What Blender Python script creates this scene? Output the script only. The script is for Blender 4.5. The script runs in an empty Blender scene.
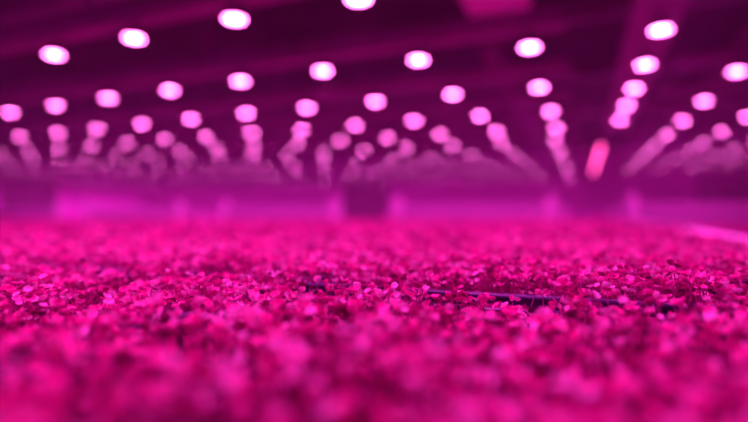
import bpy, math, random
import numpy as np

rng = np.random.default_rng(7)
random.seed(7)
scene = bpy.context.scene
col = scene.collection

# ------------------------------------------------------------------ view
F = 505.4                      # focal length in pixels of the 748-wide frame
YAW, PITCH = 0.397, 0.011
CAMZ = 1.0
H = 0.90                       # lamps above the lens
CANOPY = CAMZ - 0.060          # leaf tops of the front tray
SOIL = CANOPY - 0.042


def cam_uvd(x, y, z):
    cy, sy = math.cos(YAW), math.sin(YAW)
    xr = cy * x + sy * y
    yr = -sy * x + cy * y
    zz = z - CAMZ
    cp, sp = math.cos(PITCH), math.sin(PITCH)
    d = cp * yr + sp * zz
    up = -sp * yr + cp * zz
    return 374 + xr / d * F, 211 - up / d * F, d


# ------------------------------------------------------------------ materials
def new_mat(name):
    m = bpy.data.materials.new(name)
    m.use_nodes = True
    nt = m.node_tree
    for n in list(nt.nodes):
        nt.nodes.remove(n)
    out = nt.nodes.new('ShaderNodeOutputMaterial')
    return m, nt, out


def plain(name, colour, rough=0.5, metal=0.0, spec=0.5, var=0.0, scale=30.0, bump=0.0):
    m, nt, out = new_mat(name)
    b = nt.nodes.new('ShaderNodeBsdfPrincipled')
    b.inputs['Roughness'].default_value = rough
    b.inputs['Metallic'].default_value = metal
    b.inputs['Specular IOR Level'].default_value = spec
    nt.links.new(b.outputs[0], out.inputs[0])
    if var > 0 or bump > 0:
        tc = nt.nodes.new('ShaderNodeTexCoord')
        nz = nt.nodes.new('ShaderNodeTexNoise')
        nz.inputs['Scale'].default_value = scale
        nz.inputs['Detail'].default_value = 5
        nt.links.new(tc.outputs['Object'], nz.inputs['Vector'])
        rp = nt.nodes.new('ShaderNodeValToRGB')
        rp.color_ramp.elements[0].position = 0.35
        rp.color_ramp.elements[1].position = 0.68
        rp.color_ramp.elements[0].color = (*[c * (1 - var) for c in colour], 1)
        rp.color_ramp.elements[1].color = (*[min(1, c * (1 + var)) for c in colour], 1)
        nt.links.new(nz.outputs['Fac'], rp.inputs[0])
        nt.links.new(rp.outputs[0], b.inputs['Base Color'])
        if bump > 0:
            bp = nt.nodes.new('ShaderNodeBump')
            bp.inputs['Strength'].default_value = bump
            bp.inputs['Distance'].default_value = 0.01
            nt.links.new(nz.outputs['Fac'], bp.inputs['Height'])
            nt.links.new(bp.outputs[0], b.inputs['Normal'])
    else:
        b.inputs['Base Color'].default_value = (*colour, 1)
    return m


def leaf_mat():
    m, nt, out = new_mat('seedling_leaf')
    at = nt.nodes.new('ShaderNodeAttribute')
    at.attribute_name = 'tint'
    rp = nt.nodes.new('ShaderNodeValToRGB')
    cr = rp.color_ramp
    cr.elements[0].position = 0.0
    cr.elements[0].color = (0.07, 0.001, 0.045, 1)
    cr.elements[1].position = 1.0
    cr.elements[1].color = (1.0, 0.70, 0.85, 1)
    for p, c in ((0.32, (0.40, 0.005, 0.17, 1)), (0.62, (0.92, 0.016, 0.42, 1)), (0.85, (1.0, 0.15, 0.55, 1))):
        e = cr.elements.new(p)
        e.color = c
    nt.links.new(at.outputs['Fac'], rp.inputs[0])
    b = nt.nodes.new('ShaderNodeBsdfPrincipled')
    b.inputs['Roughness'].default_value = 0.30
    b.inputs['Specular IOR Level'].default_value = 0.45
    nt.links.new(rp.outputs[0], b.inputs['Base Color'])
    t = nt.nodes.new('ShaderNodeBsdfTranslucent')
    nt.links.new(rp.outputs[0], t.inputs['Color'])
    mx = nt.nodes.new('ShaderNodeMixShader')
    mx.inputs[0].default_value = 0.12
    nt.links.new(b.outputs[0], mx.inputs[1])
    nt.links.new(t.outputs[0], mx.inputs[2])
    nt.links.new(mx.outputs[0], out.inputs[0])
    return m


def emit(name, colour, strength):
    m, nt, out = new_mat(name)
    e = nt.nodes.new('ShaderNodeEmission')
    e.inputs[0].default_value = (*colour, 1)
    e.inputs[1].default_value = strength
    nt.links.new(e.outputs[0], out.inputs[0])
    return m


LAMP_L = 54.0
M = dict(
    leaf=leaf_mat(),
    stem=plain('seedling_stem', (0.50, 0.03, 0.26), 0.45, var=0.15, scale=60),
    soil=plain('growing_medium', (0.035, 0.004, 0.018), 0.9, var=0.4, scale=90, bump=0.6),
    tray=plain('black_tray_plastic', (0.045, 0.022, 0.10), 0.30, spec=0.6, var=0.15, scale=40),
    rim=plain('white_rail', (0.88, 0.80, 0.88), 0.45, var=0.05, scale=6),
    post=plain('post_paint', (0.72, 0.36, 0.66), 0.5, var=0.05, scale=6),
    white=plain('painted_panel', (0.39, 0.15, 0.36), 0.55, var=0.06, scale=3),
    wall=plain('wall_paint', (0.90, 0.16, 0.76), 0.75, var=0.10, scale=0.9, bump=0.1),
    dark=plain('dark_door', (0.085, 0.03, 0.075), 0.6, var=0.2, scale=3),
    floor=plain('concrete', (0.16, 0.10, 0.16), 0.7, var=0.2, scale=1.5, bump=0.15),
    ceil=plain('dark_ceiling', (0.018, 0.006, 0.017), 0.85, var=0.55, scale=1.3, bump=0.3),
    railm=plain('lamp_rail_metal', (0.28, 0.06, 0.27), 0.5, var=0.12, scale=5),
    duct=plain('duct_metal', (0.20, 0.08, 0.20), 0.5, var=0.3, scale=2.5),
    panel=plain('pale_ceiling_panel', (0.92, 0.6, 0.85), 0.6, var=0.05, scale=3),
    house=plain('lamp_housing', (0.10, 0.05, 0.10), 0.4, metal=0.6),
    lamp=emit('lamp_diffuser', (1.0, 0.125, 0.66), LAMP_L),
    tube=emit('pink_tube_light', (1.0, 0.055, 0.36), 8.0),
)


# ------------------------------------------------------------------ mesh building
class MB:
    def __init__(self):
        self.v, self.f = [], []

    def box(self, x0, x1, y0, y1, z0, z1, bev=0.0):
        if bev <= 0:
            n = len(self.v)
            self.v += [(x, y, z) for z in (z0, z1) for x, y in ((x0, y0), (x1, y0), (x1, y1), (x0, y1))]
            self.f += [tuple(n + k for k in q) for q in
                       ((3, 2, 1, 0), (4, 5, 6, 7), (0, 1, 5, 4), (1, 2, 6, 5), (2, 3, 7, 6), (3, 0, 4, 7))]
            return self
        n = len(self.v)
        b = bev
        rings = []
        for z, i in ((z0, b), (z0 + b, 0), (z1 - b, 0), (z1, b)):
            X0, X1, Y0, Y1 = x0 + i, x1 - i, y0 + i, y1 - i
            rings.append([(X0 + b, Y0, z), (X1 - b, Y0, z), (X1, Y0 + b, z), (X1, Y1 - b, z),
                          (X1 - b, Y1, z), (X0 + b, Y1, z), (X0, Y1 - b, z), (X0, Y0 + b, z)])
        for r in rings:
            self.v += r
        for k in range(3):
            for j in range(8):
                a, c = n + k * 8 + j, n + k * 8 + (j + 1) % 8
                self.f.append((a, c, c + 8, a + 8))
        self.f.append(tuple(n + j for j in reversed(range(8))))
        self.f.append(tuple(n + 24 + j for j in range(8)))
        return self

    def lathe(self, prof, seg=16, c=(0, 0, 0), cap=True):
        n = len(self.v)
        for r, z in prof:
            for k in range(seg):
                a = 2 * math.pi * k / seg
                self.v.append((c[0] + r * math.cos(a), c[1] + r * math.sin(a), c[2] + z))
        for i in range(len(prof) - 1):
            for k in range(seg):
                a, b = n + i * seg + k, n + i * seg + (k + 1) % seg
                self.f.append((a, b, b + seg, a + seg))
        if cap:
            self.f.append(tuple(n + k for k in reversed(range(seg))))
            m = n + (len(prof) - 1) * seg
            self.f.append(tuple(m + k for k in range(seg)))
        return self

    def tube(self, pts, r, seg=10):
        n = len(self.v)
        P = [np.array(p, float) for p in pts]
        for i, p in enumerate(P):
            t = P[min(i + 1, len(P) - 1)] - P[max(i - 1, 0)]
            t /= np.linalg.norm(t)
            up = np.array((0, 0, 1.0)) if abs(t[2]) < 0.9 else np.array((1.0, 0, 0))
            s = np.cross(t, up); s /= np.linalg.norm(s)
            w = np.cross(s, t)
            for k in range(seg):
                a = 2 * math.pi * k / seg
                self.v.append(tuple(p + r * (math.cos(a) * s + math.sin(a) * w)))
        for i in range(len(P) - 1):
            for k in range(seg):
                a, b = n + i * seg + k, n + i * seg + (k + 1) % seg
                self.f.append((a, b, b + seg, a + seg))
        self.f.append(tuple(n + k for k in reversed(range(seg))))
        m = n + (len(P) - 1) * seg
        self.f.append(tuple(m + k for k in range(seg)))
        return self

    def mesh(self, name, mat, smooth=False):
        me = bpy.data.meshes.new(name)
        me.from_pydata(self.v, [], self.f)
        me.materials.append(mat)
        if smooth:
            me.polygons.foreach_set('use_smooth', [True] * len(me.polygons))
        me.update()
        return me

    def build(self, name, mat, parent=None, loc=(0, 0, 0), smooth=False):
        return link(name, self.mesh(name, mat, smooth), parent, loc)


def link(name, me, parent=None, loc=(0, 0, 0)):
    o = bpy.data.objects.new(name, me)
    o.location = loc
    col.objects.link(o)
    if parent is not None:
        o.parent = parent
    return o


def tag(o, label, cat, group=None, kind=None):
    o['label'] = label
    o['category'] = cat
    if group:
        o['group'] = group
    if kind:
        o['kind'] = kind
    return o


def empty(name, loc=(0, 0, 0)):
    o = link(name, None, None, loc)
    o.empty_display_size = 0.05
    return o


def structure(name, mb, mat, label, cat):
    o = mb.build(name, mat)
    tag(o, label, cat, kind='structure')
    return o


# ------------------------------------------------------------------ the hall
XL, XR, YB, YF, ZC = -15.0, 7.0, -2.5, 14.5, 2.75
structure('floor', MB().box(XL, XR, YB, YF, -0.1, 0.0), M['floor'], 'dark concrete floor under the growing benches', 'floor')
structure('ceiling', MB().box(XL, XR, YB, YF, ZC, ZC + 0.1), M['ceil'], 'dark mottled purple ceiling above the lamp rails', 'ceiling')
structure('wall_far', MB().box(XL, XR, YF, YF + 0.12, 0, ZC), M['wall'], 'purple-lit far wall behind the benches', 'wall')
structure('wall_left', MB().box(XL - 0.12, XL, YB, YF, 0, ZC), M['wall'], 'purple-lit side wall at the left end of the hall', 'wall')
structure('wall_right', MB().box(XR, XR + 0.12, YB, YF, 0, ZC), M['wall'], 'side wall to the right of the aisle', 'wall')
structure('wall_back', MB().box(XL, XR, YB - 0.12, YB, 0, ZC), M['wall'], 'rear wall behind the viewpoint', 'wall')


def door(n, x0, x1, y0, y1, label):
    """a dark double door standing in a wall, with frame, leaves and handles"""
    along_x = (x1 - x0) > (y1 - y0)
    d = MB()
    zt = 2.05
    d.box(x0, x1, y0, y1, 0.0, zt)
    o = d.build(f'door_{n}', M['dark'])
    tag(o, label, 'door', kind='structure')
    fr = MB()
    hd = MB()
    if along_x:
        fr.box(x0 - 0.06, x0, y0 - 0.02, y1, 0, zt + 0.06).box(x1, x1 + 0.06, y0 - 0.02, y1, 0, zt + 0.06).box(x0, x1, y0 - 0.02, y1, zt, zt + 0.06)
        xm = (x0 + x1) / 2
        for s in (-1, 1):
            hd.box(xm + s * 0.08 - 0.012, xm + s * 0.08 + 0.012, y0 - 0.05, y0, 0.95, 1.2)
    else:
        fr.box(x0, x1 + 0.02, y0 - 0.06, y0, 0, zt + 0.06).box(x0, x1 + 0.02, y1, y1 + 0.06, 0, zt + 0.06).box(x0, x1 + 0.02, y0, y1, zt, zt + 0.06)
        ym = (y0 + y1) / 2
        for s in (-1, 1):
            hd.box(x1, x1 + 0.05, ym + s * 0.08 - 0.012, ym + s * 0.08 + 0.012, 0.95, 1.2)
    fr.build('door_frame', M['duct'], o)
    hd.build('door_handle', M['house'], o)


door(1, XL, XL + 0.04, 9.0, 10.5, 'dark double door in the left side wall, above the plants')
door(2, -7.1, -5.68, YF - 0.04, YF, 'dark doorway in the far wall between two white posts')
door(3, 2.55, 3.8, YF - 0.04, YF, 'dark doorway in the far wall right of the aisle')

# ------------------------------------------------------------------ lamps and their rails
ORD = ['', 'first', 'second', 'third', 'fourth', 'fifth', 'sixth', 'seventh', 'eighth', 'ninth', 'tenth', 'eleventh',
       'twelfth', 'thirteenth', 'fourteenth', 'fifteenth', 'sixteenth', 'seventeenth', 'eighteenth', 'nineteenth', 'twentieth'] + ['twenty-' + w for w in ('first', 'second', 'third', 'fourth', 'fifth', 'sixth', 'seventh', 'eighth', 'ninth')]

GX, GY, GA, GC = -1.66 * H, 2.093 * H, 0.68 * H, 0.975 * H
LZ = CAMZ + H
RAILZ = LZ + 0.075            # underside of the rails

spot = bpy.data.lights.new('grow_beam', 'SPOT')
spot.energy = 18.5
spot.color = (1.0, 0.035, 0.74)
spot.spot_size = math.radians(150)
spot.spot_blend = 0.6
spot.shadow_soft_size = 0.03

R_LAMP = 0.044
dome_prof = [(0.006, -0.0012), (0.022, -0.0010), (0.036, 0.0), (R_LAMP, 0.0015), (R_LAMP, 0.006)]
house_prof = [(R_LAMP + 0.0005, 0.004), (R_LAMP + 0.0005, -0.0044), (R_LAMP + 0.003, -0.0044), (R_LAMP + 0.004, 0.004), (R_LAMP + 0.004, 0.008), (R_LAMP + 0.006, 0.012), (R_LAMP + 0.004, 0.018), (R_LAMP - 0.003, 0.020), (R_LAMP + 0.002, 0.023),
              (R_LAMP + 0.002, 0.027), (R_LAMP - 0.006, 0.029), (R_LAMP - 0.004, 0.032), (R_LAMP - 0.004, 0.036), (0.018, 0.040), (0.012, 0.044)]
neck_prof = [(0.009, 0.040), (0.009, 0.066), (0.016, 0.068), (0.016, 0.0752)]
me_dome = MB().lathe(dome_prof, 20).mesh('diffuser', M['lamp'], True)
me_house = MB().lathe(house_prof, 20).mesh('housing', M['house'])
me_neck = MB().lathe(neck_prof, 10).mesh('hanger', M['house'])
# far copies: one mesh, the same shapes
far_mb = MB().lathe(house_prof, 14).lathe(neck_prof, 8)
nf = len(far_mb.f)
far_mb.lathe(dome_prof, 14)
me_far = far_mb.mesh('grow_lamp', M['house'])
me_far.materials.append(M['lamp'])
for i, p in enumerate(me_far.polygons):
    p.material_index = 1 if i >= nf else 0


def lamp(x, y, label, group, detailed):
    if detailed:
        o = link('pendant_grow_lamp', me_house, None, (x, y, LZ))
        link('diffuser', me_dome, o)
        link('hanger', me_neck, o)
    else:
        o = link('pendant_grow_lamp', me_far, None, (x, y, LZ))
    tag(o, label, 'lamp', group)
    s = bpy.data.objects.new('grow_beam', spot)
    s.location = (0, 0, -0.045)
    col.objects.link(s)
    s.parent = o
    return o


# small departures from the even grid, (row, place) -> shift in units of H
SHIFT = {(0, 1): (0.02, 0.012), (0, 0): (0.024, -0.017), (0, -1): (0.009, -0.011), (0, -2): (-0.005, 0.012), (1, 0): (-0.001, -0.015), (1, 1): (-0.002, 0.008), (1, 2): (-0.001, 0.031), (1, -1): (-0.008, -0.02), (1, -2): (-0.014, -0.014), (1, -3): (-0.012, -0.013), (1, -4): (-0.027, 0.018), (1, -5): (-0.037, 0.045), (2, 0): (-0.024, 0.001), (2, 1): (-0.021, 0.007), (2, 2): (-0.029, 0.045), (2, -1): (-0.023, -0.006), (2, -2): (-0.003, -0.027), (2, -3): (-0.024, -0.01), (2, -4): (-0.041, 0.01), (2, -5): (-0.071, 0.032), (2, -6): (-0.038, 0.03), (2, -7): (-0.083, 0.045), (3, 0): (0.008, 0.001), (3, 1): (0.012, 0.013), (3, 2): (-0.006, 0.045), (3, -1): (0.005, 0.009), (3, -2): (0.003, 0.014), (3, -3): (0.019, -0.026), (3, -4): (-0.012, 0.016), (3, -5): (0.039, -0.043), (3, -6): (0.006, 0.007), (4, 0): (0.036, -0.045), (4, 1): (0.016, 0.018), (4, 2): (-0.002, 0.045), (4, -1): (0.029, -0.036), (4, -2): (0.044, -0.031), (4, -3): (0.074, -0.045), (4, -4): (0.025, -0.016), (4, -5): (0.077, -0.044)}
n_lamps = 0
NROW = 12


def row_y(j):
    """distance of a lamp row: even steps, then wider ones in the far half of the hall"""
    return (2.093 + 0.975 * j if j <= 5 else 7.0 + 1.25 * (j - 5)) * H


for j in range(NROW):
    y = row_y(j)
    vis = []
    for i in range(2, -30, -1):
        dx, dy = SHIFT.get((j, i), (-0.07, 0) if j >= 5 else (0, 0))
        x, yy = GX + (GA * i + 0) + dx * H, y + dy * H
        if x < XL + 0.3:
            continue
        u, v, d = cam_uvd(x, yy, LZ)
        if -12 < u < 760 and v > -12:
            vis.append((x, yy))
    for k, (x, yy) in enumerate(vis):
        if j <= 6:
            lb = f'lit grow lamp, {ORD[k + 1]} from right in the {ORD[j + 1]} row left of the aisle rail'
            g = f'grow lamps in the {ORD[j + 1]} row'
        else:
            lb = 'small blurred grow lamp melting into the pink glow far back, left of the aisle'
            g = 'far blurred grow lamps left of the aisle'
        lamp(x, yy, lb, g, j <= 6)
        n_lamps += 1

# the rows overhead and behind the viewpoint, above the top edge of the picture
for j in range(-3, 2):
    for i in range(-5, 3):
        x, y = GX + GA * i, row_y(j)
        u, v, d = cam_uvd(x, y, LZ)
        if d > 0.1 and -12 < u < 760 and v > -12:
            continue
        if j >= 0 and i < -3:
            continue
        lamp(x, y, 'lit grow lamp overhead, above the top edge of the picture', 'overhead grow lamps above the picture', False)
        n_lamps += 1

# lamps above the aisle, on a rail that runs away from the camera
AX = 0.355 * H
aisle_y = [3.08 * H, 3.75 * H, 4.42 * H, 5.08 * H, 5.79 * H]
for k, y in enumerate(aisle_y):
    lamp(AX + (0.02 - 0.011 * k) * H, y, f'bright grow lamp under the lengthwise aisle rail, {ORD[k + 1]} from the front',
         'grow lamps on the aisle rail', True)
    n_lamps += 1
for q in (1, 2, 3):
    lamp(AX + 0.02 * H, aisle_y[0] - 0.67 * H * q, 'lit grow lamp overhead on the aisle rail, above the top edge of the picture', 'overhead aisle lamps above the picture', False)
    n_lamps += 1
# right of the aisle
for c, (x0, y0, n) in enumerate(((0.965, 4.17, 9), (1.525, 4.17, 9), (2.09, 5.1, 8), (2.66, 6.0, 7))):
    k = 0
    for q in range(n):
        x, y = (x0 - 0.016 * q) * H, (y0 + 0.965 * q) * H
        u, v, d = cam_uvd(x, y, LZ)
        if u > 760:
            continue
        k += 1
        if q <= 5 and c < 3:
            lb = f'grow lamp right of the aisle rail, {ORD[k]} from the front in the {ORD[c + 1]} file'
        else:
            lb = 'small dim grow lamp deep in the blur, right of the aisle rail'
        lamp(x, y, lb, 'grow lamps right of the aisle', q <= 4)
        n_lamps += 1
print('lamps', n_lamps)

me_rod = MB().box(-0.008, 0.008, -0.008, 0.008, 0, ZC - RAILZ - 0.012).mesh('hanger_rod', M['railm'])
for j in range(-3, NROW):
    y = row_y(j)
    r = MB()
    r.box(XL, -0.10 * H, y - 0.055, y + 0.055, RAILZ, RAILZ + 0.012, 0.002)
    r.box(XL, -0.10 * H, y - 0.055, y - 0.043, RAILZ + 0.012, RAILZ + 0.075)
    r.box(XL, -0.10 * H, y + 0.043, y + 0.055, RAILZ + 0.012, RAILZ + 0.075)
    o = r.build('lamp_rail', M['railm'])
    if j < 0:
        lb = ['crosswise ceiling rail overhead, third in front of the first visible lamp row',
              'crosswise ceiling rail overhead, second in front of the first visible lamp row',
              'crosswise ceiling rail overhead, just in front of the first visible lamp row'][j + 3]
    else:
        lb = f'crosswise ceiling rail carrying the {ORD[j + 1]} row of grow lamps'
    tag(o, lb, 'rail', 'crosswise lamp rails')
    for xx in np.arange(XL + 0.6, -0.2, 2.4):
        link('hanger_rod', me_rod, o, (float(xx), y, RAILZ + 0.012))
for q in range(9):
    y = (4.17 + 0.965 * q) * H
    r = MB().box(0.62 * H, XR, y - 0.055, y + 0.055, RAILZ, RAILZ + 0.06, 0.004)
    o = r.build('lamp_rail', M['railm'])
    tag(o, f'crosswise ceiling rail right of the aisle, {ORD[q + 1]} from the front', 'rail', 'lamp rails right of the aisle')
    for xx in (1.4, 4.2):
        link('hanger_rod', me_rod, o, (xx, y, RAILZ + 0.012))
r = MB()
r.box(AX - 0.11, AX - 0.03, 0.4, 6.2, RAILZ, RAILZ + 0.05, 0.004)
r.box(AX + 0.05, AX + 0.12, 0.4, 6.2, RAILZ, RAILZ + 0.05, 0.004)
r.box(AX - 0.03, AX + 0.05, 0.4, 6.2, RAILZ, RAILZ + 0.012)
o = r.build('lamp_rail', M['railm'])
tag(o, 'long double ceiling rail running away along the aisle with five lamps', 'rail')
for yy in (1.2, 3.2, 5.4):
    link('hanger_rod', me_rod, o, (AX, yy, RAILZ + 0.012))

# the hot pink tube light at the end of the aisle
t = MB().tube([(0.205 * H, 7.9 * H, LZ), (0.17 * H, 11 * H, LZ), (0.16 * H, 12.6 * H, LZ)], 0.020, 12).build('tube_light', M['tube'], None, smooth=True)
tag(t, 'hot pink tube light running back at the far end of the aisle', 'tube light')
for yy, xx in ((8.2, 0.201), (10, 0.181), (12.2, 0.163)):
    MB().box(xx * H - 0.006, xx * H + 0.006, yy * H - 0.02, yy * H + 0.02, LZ + 0.018, ZC).build('bracket', M['house'], t)

# pale panel and dark services under the ceiling
def at(u, v, z):
    a, b = (u - 374) / F, -(v - 211) / F
    cp, sp = math.cos(PITCH), math.sin(PITCH)
    y = cp - sp * b
    zz = sp + cp * b
    cy, sy = math.cos(YAW), math.sin(YAW)
    X, Y = cy * a - sy * y, sy * a + cy * y
    k = (z - CAMZ) / zz
    return X * k, Y * k


px0, py0 = at(470, 18, 2.35)
px1, py1 = at(533, 14, 2.35)
p = MB().box(px0, px1, py0 - 1.3, py0, 2.35, 2.55, 0.01)
p = p.build('ventilation_box', M['panel'])
tag(p, 'pale ventilation box under the ceiling at the top middle', 'ventilation box')
MB().box(px0 + 0.1, px1 - 0.1, py0 - 1.2, py0 - 0.1, 2.335, 2.35).build('grille', M['panel'], p)
MB().box(px0 + 0.05, px0 + 0.09, py0 - 0.7, py0 - 0.66, 2.55, ZC).box(px1 - 0.09, px1 - 0.05, py0 - 0.7, py0 - 0.66, 2.55, ZC).build('hanger_rod', M['house'], p)

for k, (x, z, rr, lb) in enumerate(((-0.75, 2.45, 0.10, 'dark round air duct along the ceiling left of the aisle rail'),
                                    (1.25, 2.42, 0.12, 'dark round air duct along the ceiling right of the aisle rail'))):
    o = MB().tube([(x, 4.3, z), (x, 8, z), (x, 14.3, z)], rr, 18).build('air_duct', M['duct'], None, smooth=True)
    tag(o, lb, 'duct')
    for yy in (4.8, 7.0, 9.2, 11.4):
        MB().box(x - 0.01, x + 0.01, yy - 0.02, yy + 0.02, z + rr * 0.9, ZC).build('hanger_strap', M['house'], o)
for k, y in enumerate((2.6, 4.4, 6.3, 8.6)):
    o = MB().box(XL, XR, y - 0.07, y + 0.07, ZC - 0.16, ZC).build(f'beam_{k + 1}', M['duct'])
    tag(o, f'dark ceiling beam crossing the hall, {ORD[k + 1]} from the front', 'beam', kind='structure')

# ------------------------------------------------------------------ far benches with white end panels and posts
BY = 6.6
bench_x = [(-5.0, -3.39), (-2.42, -0.40), (0.50, 2.6)]
bench_x = [(-11.6, -9.4), (-8.6, -6.35), (-5.43, -3.39), (-2.42, -0.40), (0.50, 2.55)]
names = ['white-ended bench standing in front of the dark side wall door', 'white-ended bench second from the dark side wall door', 'white-ended bench left of the dark far doorway', 'white-ended bench between the dark far doorway and the aisle',
         'white-ended bench right of the far end of the aisle']
for (x0, x1), lb in zip(bench_x, names):
    o = empty('growing_bench', ((x0 + x1) / 2, BY, 0))
    w = (x1 - x0) / 2
    for s in (-1, 1):
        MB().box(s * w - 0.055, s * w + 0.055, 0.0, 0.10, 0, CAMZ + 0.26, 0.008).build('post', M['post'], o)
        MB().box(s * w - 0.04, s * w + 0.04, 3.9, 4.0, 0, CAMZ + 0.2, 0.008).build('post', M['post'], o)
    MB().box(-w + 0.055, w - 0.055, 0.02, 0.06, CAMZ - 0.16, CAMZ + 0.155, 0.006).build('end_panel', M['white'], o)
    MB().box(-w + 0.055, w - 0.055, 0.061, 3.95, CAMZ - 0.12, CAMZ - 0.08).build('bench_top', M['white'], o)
    tag(o, lb, 'bench', 'far benches with white ends')

# ------------------------------------------------------------------ trays and beds
def tray(x0, x1, y0, y1, rim_z, soil_z, label, group='black seedling trays'):
    o = empty('seedling_tray', ((x0 + x1) / 2, (y0 + y1) / 2, TABLE))
    w, d = (x1 - x0) / 2, (y1 - y0) / 2
    rz, sz = rim_z - TABLE, soil_z - TABLE
    b = MB()
    b.box(-w, w, -d, d, 0, 0.006)
    t_ = 0.003
    b.box(-w, w, -d, -d + t_, 0.006, rz).box(-w, w, d - t_, d, 0.006, rz)
    b.box(-w, -w + t_, -d + t_, d - t_, 0.006, rz).box(w - t_, w, -d + t_, d - t_, 0.006, rz)
    b.build('tray_body', M['tray'], o)
    r_ = MB()
    for (a0, a1, b0, b1) in ((-w - 0.004, w + 0.004, -d - 0.004, -d + 0.006), (-w - 0.004, w + 0.004, d - 0.006, d + 0.004),
                             (-w - 0.004, -w + 0.006, -d + 0.006, d - 0.006), (w - 0.006, w + 0.004, -d + 0.006, d - 0.006)):
        r_.box(a0, a1, b0, b1, rz, rz + 0.0035, 0.001)
    r_.build('tray_rim', M['tray'], o)
    MB().box(-w + t_, w - t_, -d + t_, d - t_, 0.006, sz).build('growing_medium', M['soil'], o)
    tag(o, label, 'tray', group)
    return o


TABLE = SOIL - 0.035
GAPY = 0.415
RAISE = 0.008                       # the trays behind the gap stand a little higher
colsx = [(-0.255, 0.298), (-0.875, -0.268), (-1.495, -0.888), (-2.115, -1.508)]
where = ['beside the white side rail', 'second from the white side rail', 'third from the white side rail', 'fourth from the white side rail']
for c, (x0, x1) in enumerate(colsx):
    sh = 0.0 if c == 0 else 0.022
    tray(x0, x1, GAPY - 0.62 + sh, GAPY - 0.014 + sh, CANOPY - 0.014, SOIL, f'black tray in front of the dark gap, {where[c]}')
    for rr in range(3):
        yb = GAPY + sh + rr * 0.622
        tray(x0, x1, yb, yb + 0.606, CANOPY - 0.0056, SOIL + RAISE,
             f'black tray, {["first", "second", "third"][rr]} behind the dark gap, {where[c]}')

# white rail at the right side of the bench
s = MB()
s.tube([(0.322, -0.5, CANOPY + 0.003), (0.322, 0.6, CANOPY + 0.003), (0.323, 1.1, CANOPY + 0.003), (0.336, 1.5, CANOPY + 0.004), (0.373, 2.2, CANOPY + 0.005), (0.42, 3.4, CANOPY + 0.006), (0.46, 5.0, CANOPY + 0.006), (0.48, 6.45, CANOPY + 0.006)], 0.011, 12)
o = s.build('side_rail', M['rim'], None, smooth=True)
tag(o, 'pale tubular rail along the right edge of the planted bench', 'rail')
for yy, xx in ((0.1, 0.322), (1.1, 0.323), (2.2, 0.373), (5.0, 0.46)):
    MB().box(xx - 0.008, xx + 0.008, yy - 0.008, yy + 0.008, TABLE - 0.001, CANOPY - 0.004).build('rail_bracket', M['rim'], o)

# big bench under the trays
tb = empty('planted_bench', (0, 0, 0))
MB().box(-11.0, 0.50, -1.2, 6.5, TABLE - 0.04, TABLE - 0.001, 0.004).build('bench_top', M['duct'], tb)
for x in (-10.5, -7.2, -3.8, -0.4):
    for y in (-1.0, 2.7, 6.3):
        MB().box(x - 0.04, x + 0.04, y - 0.04, y + 0.04, 0, TABLE - 0.04).build('leg', M['duct'], tb)
tag(tb, 'wide bench carrying the carpet of pink seedlings', 'bench')

beds = [(-2.14, 0.350, 2.29, 6.45, 'long seedling bed beyond the square trays, along the pale side rail'),
        (-6.5, -2.16, -0.2, 6.45, 'broad seedling bed left of the square trays'),
        (-10.9, -6.55, -0.2, 6.45, 'broad seedling bed at the far left below the dark wall door')]
for x0, x1, y0, y1, lb in beds:
    o = empty('growing_bed', ((x0 + x1) / 2, (y0 + y1) / 2, TABLE))
    w, d = (x1 - x0) / 2, (y1 - y0) / 2
    MB().box(-w, w, -d, d, 0, SOIL - TABLE + RAISE - 0.004).build('growing_medium', M['soil'], o)
    e = MB()
    hh = CANOPY - 0.006 - TABLE
    e.box(-w - 0.006, -w, -d, d, 0, hh).box(w, w + 0.006, -d, d, 0, hh).box(-w - 0.006, w + 0.006, -d - 0.006, -d, 0, hh).box(-w - 0.006, w + 0.006, d, d + 0.006, 0, hh)
    e.build('bed_edge', M['tray'], o)
    tag(o, lb, 'growing bed', 'long growing beds')
# right of the rail: a lower bench with its own bed
LOW = -0.045
o = empty('growing_bench', (2.2, 3.2, 0))
MB().box(-1.65, 1.65, -3.2, 3.2, TABLE + LOW - 0.04, TABLE + LOW).build('bench_top', M['duct'], o)
for sx in (-1.5, 1.5):
    for sy in (-3.0, 0, 3.0):
        MB().box(sx - 0.04, sx + 0.04, sy - 0.04, sy + 0.04, 0, TABLE + LOW - 0.04).build('leg', M['duct'], o)
MB().box(-1.65, 1.65, -3.2, 3.2, TABLE + LOW, SOIL + LOW).build('growing_medium', M['soil'], o)
tag(o, 'lower planted bench right of the pale side rail', 'bench')

# ------------------------------------------------------------------ seedlings
def leaf_template(rings, segs):
    """cupped, nearly round cotyledon with a notched tip; grows along +x, unit length"""
    V = [(0.5, 0.0, 0.0)]
    E = [0.0]
    for q in range(1, rings + 1):
        rr = (q / rings) ** 0.62
        for k in range(segs):
            a = 2 * math.pi * k / segs
            aa = math.atan2(math.sin(a), math.cos(a))
            rad = 0.5 * (1 - 0.17 * math.exp(-(aa / 0.42) ** 2)) * (1 + 0.05 * math.cos(2 * a + math.pi))
            x = 0.5 + rr * rad * math.cos(a)
            y = rr * rad * math.sin(a) * 1.10
            z = 0.26 * rr ** 2.2 + 0.12 * abs(y) - 0.06 * max(0, x - 0.6)
            V.append((x, y, z))
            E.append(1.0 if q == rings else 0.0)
    Fc = []
    for k in range(segs):
        Fc.append((0, 1 + k, 1 + (k + 1) % segs))
    for q in range(1, rings):
        a0, b0 = 1 + (q - 1) * segs, 1 + q * segs
        for k in range(segs):
            k2 = (k + 1) % segs
            Fc.append((a0 + k, b0 + k, b0 + k2))
            Fc.append((a0 + k, b0 + k2, a0 + k2))
    return np.array(V), np.array(Fc), np.array(E)


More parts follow.
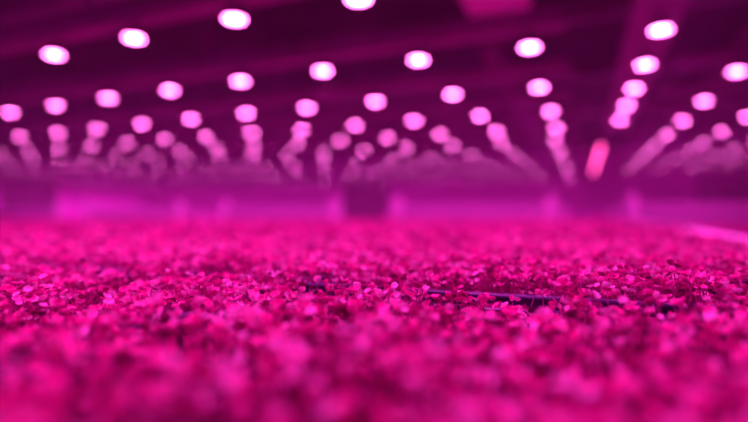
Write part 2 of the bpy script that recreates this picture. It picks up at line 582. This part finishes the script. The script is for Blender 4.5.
def rot_zy(az, el, tw):
    """roll about x by tw, raise by el, turn by az; returns (n,3,3)"""
    n = len(az)
    ca, sa, ce, se, ct, st = np.cos(az), np.sin(az), np.cos(el), np.sin(el), np.cos(tw), np.sin(tw)
    Rz = np.zeros((n, 3, 3)); Ry = np.zeros((n, 3, 3)); Rx = np.zeros((n, 3, 3))
    Rz[:, 0, 0] = ca; Rz[:, 0, 1] = -sa; Rz[:, 1, 0] = sa; Rz[:, 1, 1] = ca; Rz[:, 2, 2] = 1
    Ry[:, 0, 0] = ce; Ry[:, 0, 2] = -se; Ry[:, 2, 0] = se; Ry[:, 2, 2] = ce; Ry[:, 1, 1] = 1
    Rx[:, 0, 0] = 1; Rx[:, 1, 1] = ct; Rx[:, 1, 2] = -st; Rx[:, 2, 1] = st; Rx[:, 2, 2] = ct
    return Rz @ Ry @ Rx


def leaves_mesh(tpl, pos, az, el, tw, size, tint):
    V, Fc, E = tpl
    R = rot_zy(az, el, tw)
    P = np.einsum('nij,vj->nvi', R, V) * size[:, None, None] + pos[:, None, :]
    n, nv = len(pos), len(V)
    faces = (Fc[None] + (np.arange(n) * nv)[:, None, None]).reshape(-1, 3)
    t = np.clip(tint[:, None] + 0.30 * E[None], 0, 1)  # naturally pale leaf margin, brightened further to put backlit rims into the tint
    return P.reshape(-1, 3), faces, t.reshape(-1)


def stems_mesh(base, top, r):
    n = len(base)
    prm = rng.uniform(-1, 1, (n, 2)) * 0.006
    L = []
    for f_ in (0.0, 0.55, 1.0):
        c = base * (1 - f_) + top * f_
        c = c.copy()
        c[:, :2] += prm * math.sin(math.pi * f_)
        for k in range(3):
            a = 2 * math.pi * k / 3
            L.append(c + np.array((math.cos(a), math.sin(a), 0)) * r * (1.15 - 0.4 * f_))
    P = np.stack(L, 1)                 # n,9,3
    T = []
    for q in range(2):
        for k in range(3):
            a, b = q * 3 + k, q * 3 + (k + 1) % 3
            T += [(a, b, b + 3), (a, b + 3, a + 3)]
    T = np.array(T)
    faces = (T[None] + (np.arange(n) * 9)[:, None, None]).reshape(-1, 3)
    return P.reshape(-1, 3), faces


def np_mesh(name, chunks, mats):
    """chunks: (verts, tris, tint, material index)"""
    vs, fs, ts, ms = [], [], [], []
    off = 0
    for v, f, t, mi in chunks:
        vs.append(v); fs.append(f + off); ts.append(t); ms.append(np.full(len(f), mi, np.int32))
        off += len(v)
    v = np.concatenate(vs).astype(np.float32); f = np.concatenate(fs).astype(np.int32)
    t = np.concatenate(ts).astype(np.float32); mi = np.concatenate(ms)
    me = bpy.data.meshes.new(name)
    me.vertices.add(len(v)); me.vertices.foreach_set('co', v.ravel())
    me.loops.add(f.size); me.loops.foreach_set('vertex_index', f.ravel())
    me.polygons.add(len(f))
    me.polygons.foreach_set('loop_start', np.arange(0, f.size, 3, dtype=np.int32))
    me.polygons.foreach_set('loop_total', np.full(len(f), 3, np.int32))
    for m_ in mats:
        me.materials.append(m_)
    me.polygons.foreach_set('material_index', mi)
    me.polygons.foreach_set('use_smooth', np.ones(len(f), bool))
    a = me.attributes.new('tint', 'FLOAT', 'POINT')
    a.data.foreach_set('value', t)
    me.update(calc_edges=True)
    me.validate()
    return me


def patch(x, y):
    return np.sin(x * 150 + 2.1 * np.sin(y * 83)) * np.sin(y * 131 + 1.7 * np.sin(x * 97))


def wave(x, y):
    return (np.sin(x * 41 + 1.3 * np.sin(y * 23)) * 0.0022 + np.sin(y * 53 + 2 * np.sin(x * 31)) * 0.0018
            + np.sin((x + y) * 17) * 0.0022)


def in_trays(x, y):
    """which seedling surface a spot belongs to: (ok, z offset)"""
    ok = np.zeros(len(x), bool)
    z = np.zeros(len(x))
    for c, (x0, x1) in enumerate(colsx):
        sh = 0.0 if c == 0 else 0.022
        inx = (x > x0 - 0.005) & (x < x1 + 0.005)
        a = inx & (y > GAPY - 0.62 + sh) & (y < GAPY - 0.013 + sh)
        ok |= a
        for rr in range(3):
            yb = GAPY + sh + rr * 0.622
            b_ = inx & (y > yb + 0.008) & (y < yb + 0.600)
            ok |= b_
            z[b_] = RAISE
    return ok, z


def in_beds(x, y):
    ok = np.zeros(len(x), bool)
    for x0, x1, y0, y1, lb in beds:
        ok |= (x > x0) & (x < x1) & (y > y0) & (y < y1)
    low = (x > 0.56) & (x < 3.84) & (y > 0.02) & (y < 6.38)
    z = np.where(low, LOW, RAISE)
    return ok | low, z


def scatter(dens, dmin, dmax, margin, region):
    """spots on the growing surfaces between two distances, a little wider than the view"""
    half = 0.637 + margin
    n = int(dens * (half * (dmax ** 2 - dmin ** 2) * 1.25))
    d = np.sqrt(rng.uniform(dmin ** 2, dmax ** 2 * 1.25, n))
    a = rng.uniform(-half, half, n) - YAW
    x, y = d * np.sin(a), d * np.cos(a)
    dep = d * np.cos(a + YAW)
    k = (dep < dmax) & (dep >= dmin)
    x, y = x[k], y[k]
    ok, z = region(x, y)
    return x[ok], y[ok], z[ok]


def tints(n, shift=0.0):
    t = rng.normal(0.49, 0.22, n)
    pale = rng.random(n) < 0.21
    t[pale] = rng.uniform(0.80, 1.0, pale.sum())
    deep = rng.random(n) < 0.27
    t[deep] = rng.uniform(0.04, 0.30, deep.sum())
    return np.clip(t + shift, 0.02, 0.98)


FOCUS = 0.390
tpl_hi = leaf_template(3, 11)
tpl_lo = leaf_template(1, 7)
chunks = []

# --- near seedlings, full detail
x, y, z = scatter(19000, 0.06, 1.0, 0.40, in_trays)
n = len(x)
top = np.stack([x + rng.normal(0, 0.004, n), y + rng.normal(0, 0.004, n), CANOPY + z + wave(x, y) + 0.0045 * patch(x, y) + rng.normal(-0.008, 0.0056, n)], 1)
# seedlings next to the open edge of a tray grow lower
edge = np.clip((np.abs(y - (GAPY - 0.026)) / 0.05), 0, 1)
front = (y < GAPY)
top[:, 2] -= np.where(front, -0.0015 * (1 - edge), 0)
base = np.stack([x, y, np.where(z > 0, SOIL + RAISE, SOIL)], 1)
az = rng.uniform(0, 2 * math.pi, n)
size = rng.uniform(0.0042, 0.0070, n)
cu = [cam_uvd(*p) for p in top]
U = np.array([c[0] for c in cu]); Vv = np.array([c[1] for c in cu]); D = np.array([c[2] for c in cu])

# the individuals: the seedlings that show largest where the lens is sharp
blur = np.abs(1 / D - 1 / FOCUS) * F * 0.0144
cand = (blur < 4.5) & (U > 4) & (U < 744) & (D > 0.2)
score = size / D + (top[:, 2] - CANOPY - z) * 1.1
score[~cand] = -1e9
pick = np.argsort(-score)[:300]
ind = np.zeros(n, bool)
ind[pick] = True
k = ~ind

stem_v, stem_f = stems_mesh(base[k], top[k], 0.00085)
chunks.append((stem_v, stem_f, np.full(len(stem_v), 0.7), 1))
t_plant = tints(int(k.sum()), 0.06 + 0.17 * patch(x[k], y[k]))
for side in (0, 1):
    m = k.sum()
    a = az[k] + side * math.pi + rng.normal(0, 0.25, m)
    el = rng.normal(0.68, 0.42, m)
    tw = rng.normal(0, 0.35, m)
    off = np.stack([np.cos(a), np.sin(a), np.full(m, 0.4)], 1) * 0.0015
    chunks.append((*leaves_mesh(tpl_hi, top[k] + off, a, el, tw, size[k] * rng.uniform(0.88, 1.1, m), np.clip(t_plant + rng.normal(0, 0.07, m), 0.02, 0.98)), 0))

# --- middle distance and far beds: coarser leaves, tint darkened to offset the overhead light
def both(x, y):
    o1, z1 = in_trays(x, y)
    o2, z2 = in_beds(x, y)
    return o1 | o2, np.where(o1, z1, z2)


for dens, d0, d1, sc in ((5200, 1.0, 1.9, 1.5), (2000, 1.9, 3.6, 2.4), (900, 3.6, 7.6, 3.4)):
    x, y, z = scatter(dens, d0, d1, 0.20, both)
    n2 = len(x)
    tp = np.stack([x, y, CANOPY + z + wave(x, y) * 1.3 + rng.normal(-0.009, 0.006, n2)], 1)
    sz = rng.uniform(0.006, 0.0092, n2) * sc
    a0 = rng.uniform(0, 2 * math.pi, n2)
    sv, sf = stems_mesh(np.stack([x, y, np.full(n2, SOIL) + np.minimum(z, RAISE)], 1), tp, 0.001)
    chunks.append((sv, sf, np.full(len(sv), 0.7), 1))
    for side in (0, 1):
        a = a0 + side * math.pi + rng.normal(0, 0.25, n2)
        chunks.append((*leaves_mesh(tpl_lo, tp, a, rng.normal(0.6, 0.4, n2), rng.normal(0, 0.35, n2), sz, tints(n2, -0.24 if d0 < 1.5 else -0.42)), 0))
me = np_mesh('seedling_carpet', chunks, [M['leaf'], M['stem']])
o = link('seedling_carpet', me)
tag(o, 'dense carpet of blurred pink-lit seedlings filling all the trays and beds', 'seedling carpet', kind='stuff')
print('carpet tris', len(me.polygons))

# --- individuals: prototypes with stem and two leaves, then copies
protos = []
for q in range(14):
    sb = np.zeros((1, 3)); tp = np.array([[rng.normal(0, 0.003), rng.normal(0, 0.003), 0.040]])
    sv, sf = stems_mesh(sb, tp, 0.00085)
    ms = np_mesh('seedling', [(sv, sf, np.full(len(sv), 0.7), 0)], [M['stem']])
    lv = []
    tq = tints(1, 0.05)
    for side in (0, 1):
        az1 = np.array([side * math.pi + rng.normal(0, 0.25)])
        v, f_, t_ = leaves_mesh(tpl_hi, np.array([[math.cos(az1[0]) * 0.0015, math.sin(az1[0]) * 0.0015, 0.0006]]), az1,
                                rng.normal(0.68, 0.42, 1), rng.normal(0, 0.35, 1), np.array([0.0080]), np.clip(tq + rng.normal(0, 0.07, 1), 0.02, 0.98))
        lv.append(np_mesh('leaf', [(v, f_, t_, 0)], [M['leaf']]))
    protos.append((ms, lv, tuple(tp[0])))
first = {}
for c, i in enumerate(pick):
    q = int(rng.integers(len(protos)))
    ms, lv, tp = protos[q]
    if q not in first:
        r = link('seedling', ms)
        L = [link('leaf', lv[0], r, tp), link('leaf', lv[1], r, tp)]
        first[q] = (r, L)
    else:
        r0, L0 = first[q]
        r = r0.copy(); col.objects.link(r)
        for l0 in L0:
            l = l0.copy(); l.parent = r; col.objects.link(l)
    s_ = float(size[i] / 0.0080)
    hgt = 0.040 * s_
    r.location = (float(base[i, 0]), float(base[i, 1]), float(top[i, 2]) - hgt)
    r.rotation_euler = (0, 0, float(az[i]))
    r.scale = (s_, s_, s_)
    tag(r, 'small round-leaved pink-lit seedling standing out sharply in the focused band near the dark gap',
        'seedling', 'seedlings in sharp focus')

# ------------------------------------------------------------------ camera, world, colour
cam = bpy.data.cameras.new('camera')
cam.sensor_width = 36
cam.lens = 36 * F / 748
cam.clip_start = 0.01
cam.dof.use_dof = True
cam.dof.focus_distance = FOCUS
cam.dof.aperture_fstop = (cam.lens / 1000) / 0.0146
co = bpy.data.objects.new('camera', cam)
co.location = (0, 0, CAMZ)
co.rotation_euler = (math.pi / 2 + PITCH, 0, YAW)
col.objects.link(co)
scene.camera = co

w = bpy.data.worlds.new('glow_haze')
scene.world = w
w.use_nodes = True
w.node_tree.nodes['Background'].inputs[0].default_value = (0, 0, 0, 1)
w.node_tree.nodes['Background'].inputs[1].default_value = 0.0
# thin tinted haze added for the veil of glow around the far lamps
vs = w.node_tree.nodes.new('ShaderNodeVolumeScatter')
vs.inputs['Density'].default_value = 0.013
vs.inputs['Color'].default_value = (1.0, 0.30, 0.85, 1)
vs.inputs['Anisotropy'].default_value = 0.0
w.node_tree.links.new(vs.outputs[0], w.node_tree.nodes['World Output'].inputs['Volume'])

scene.view_settings.view_transform = 'Standard'
scene.view_settings.look = 'None'
scene.view_settings.exposure = 0.0
scene.view_settings.gamma = 1.0
scene.view_settings.use_curve_mapping = False
scene.cycles.use_denoising = True
scene.cycles.denoising_prefilter = 'ACCURATE'
scene.cycles.use_adaptive_sampling = False
scene.cycles.use_light_tree = True
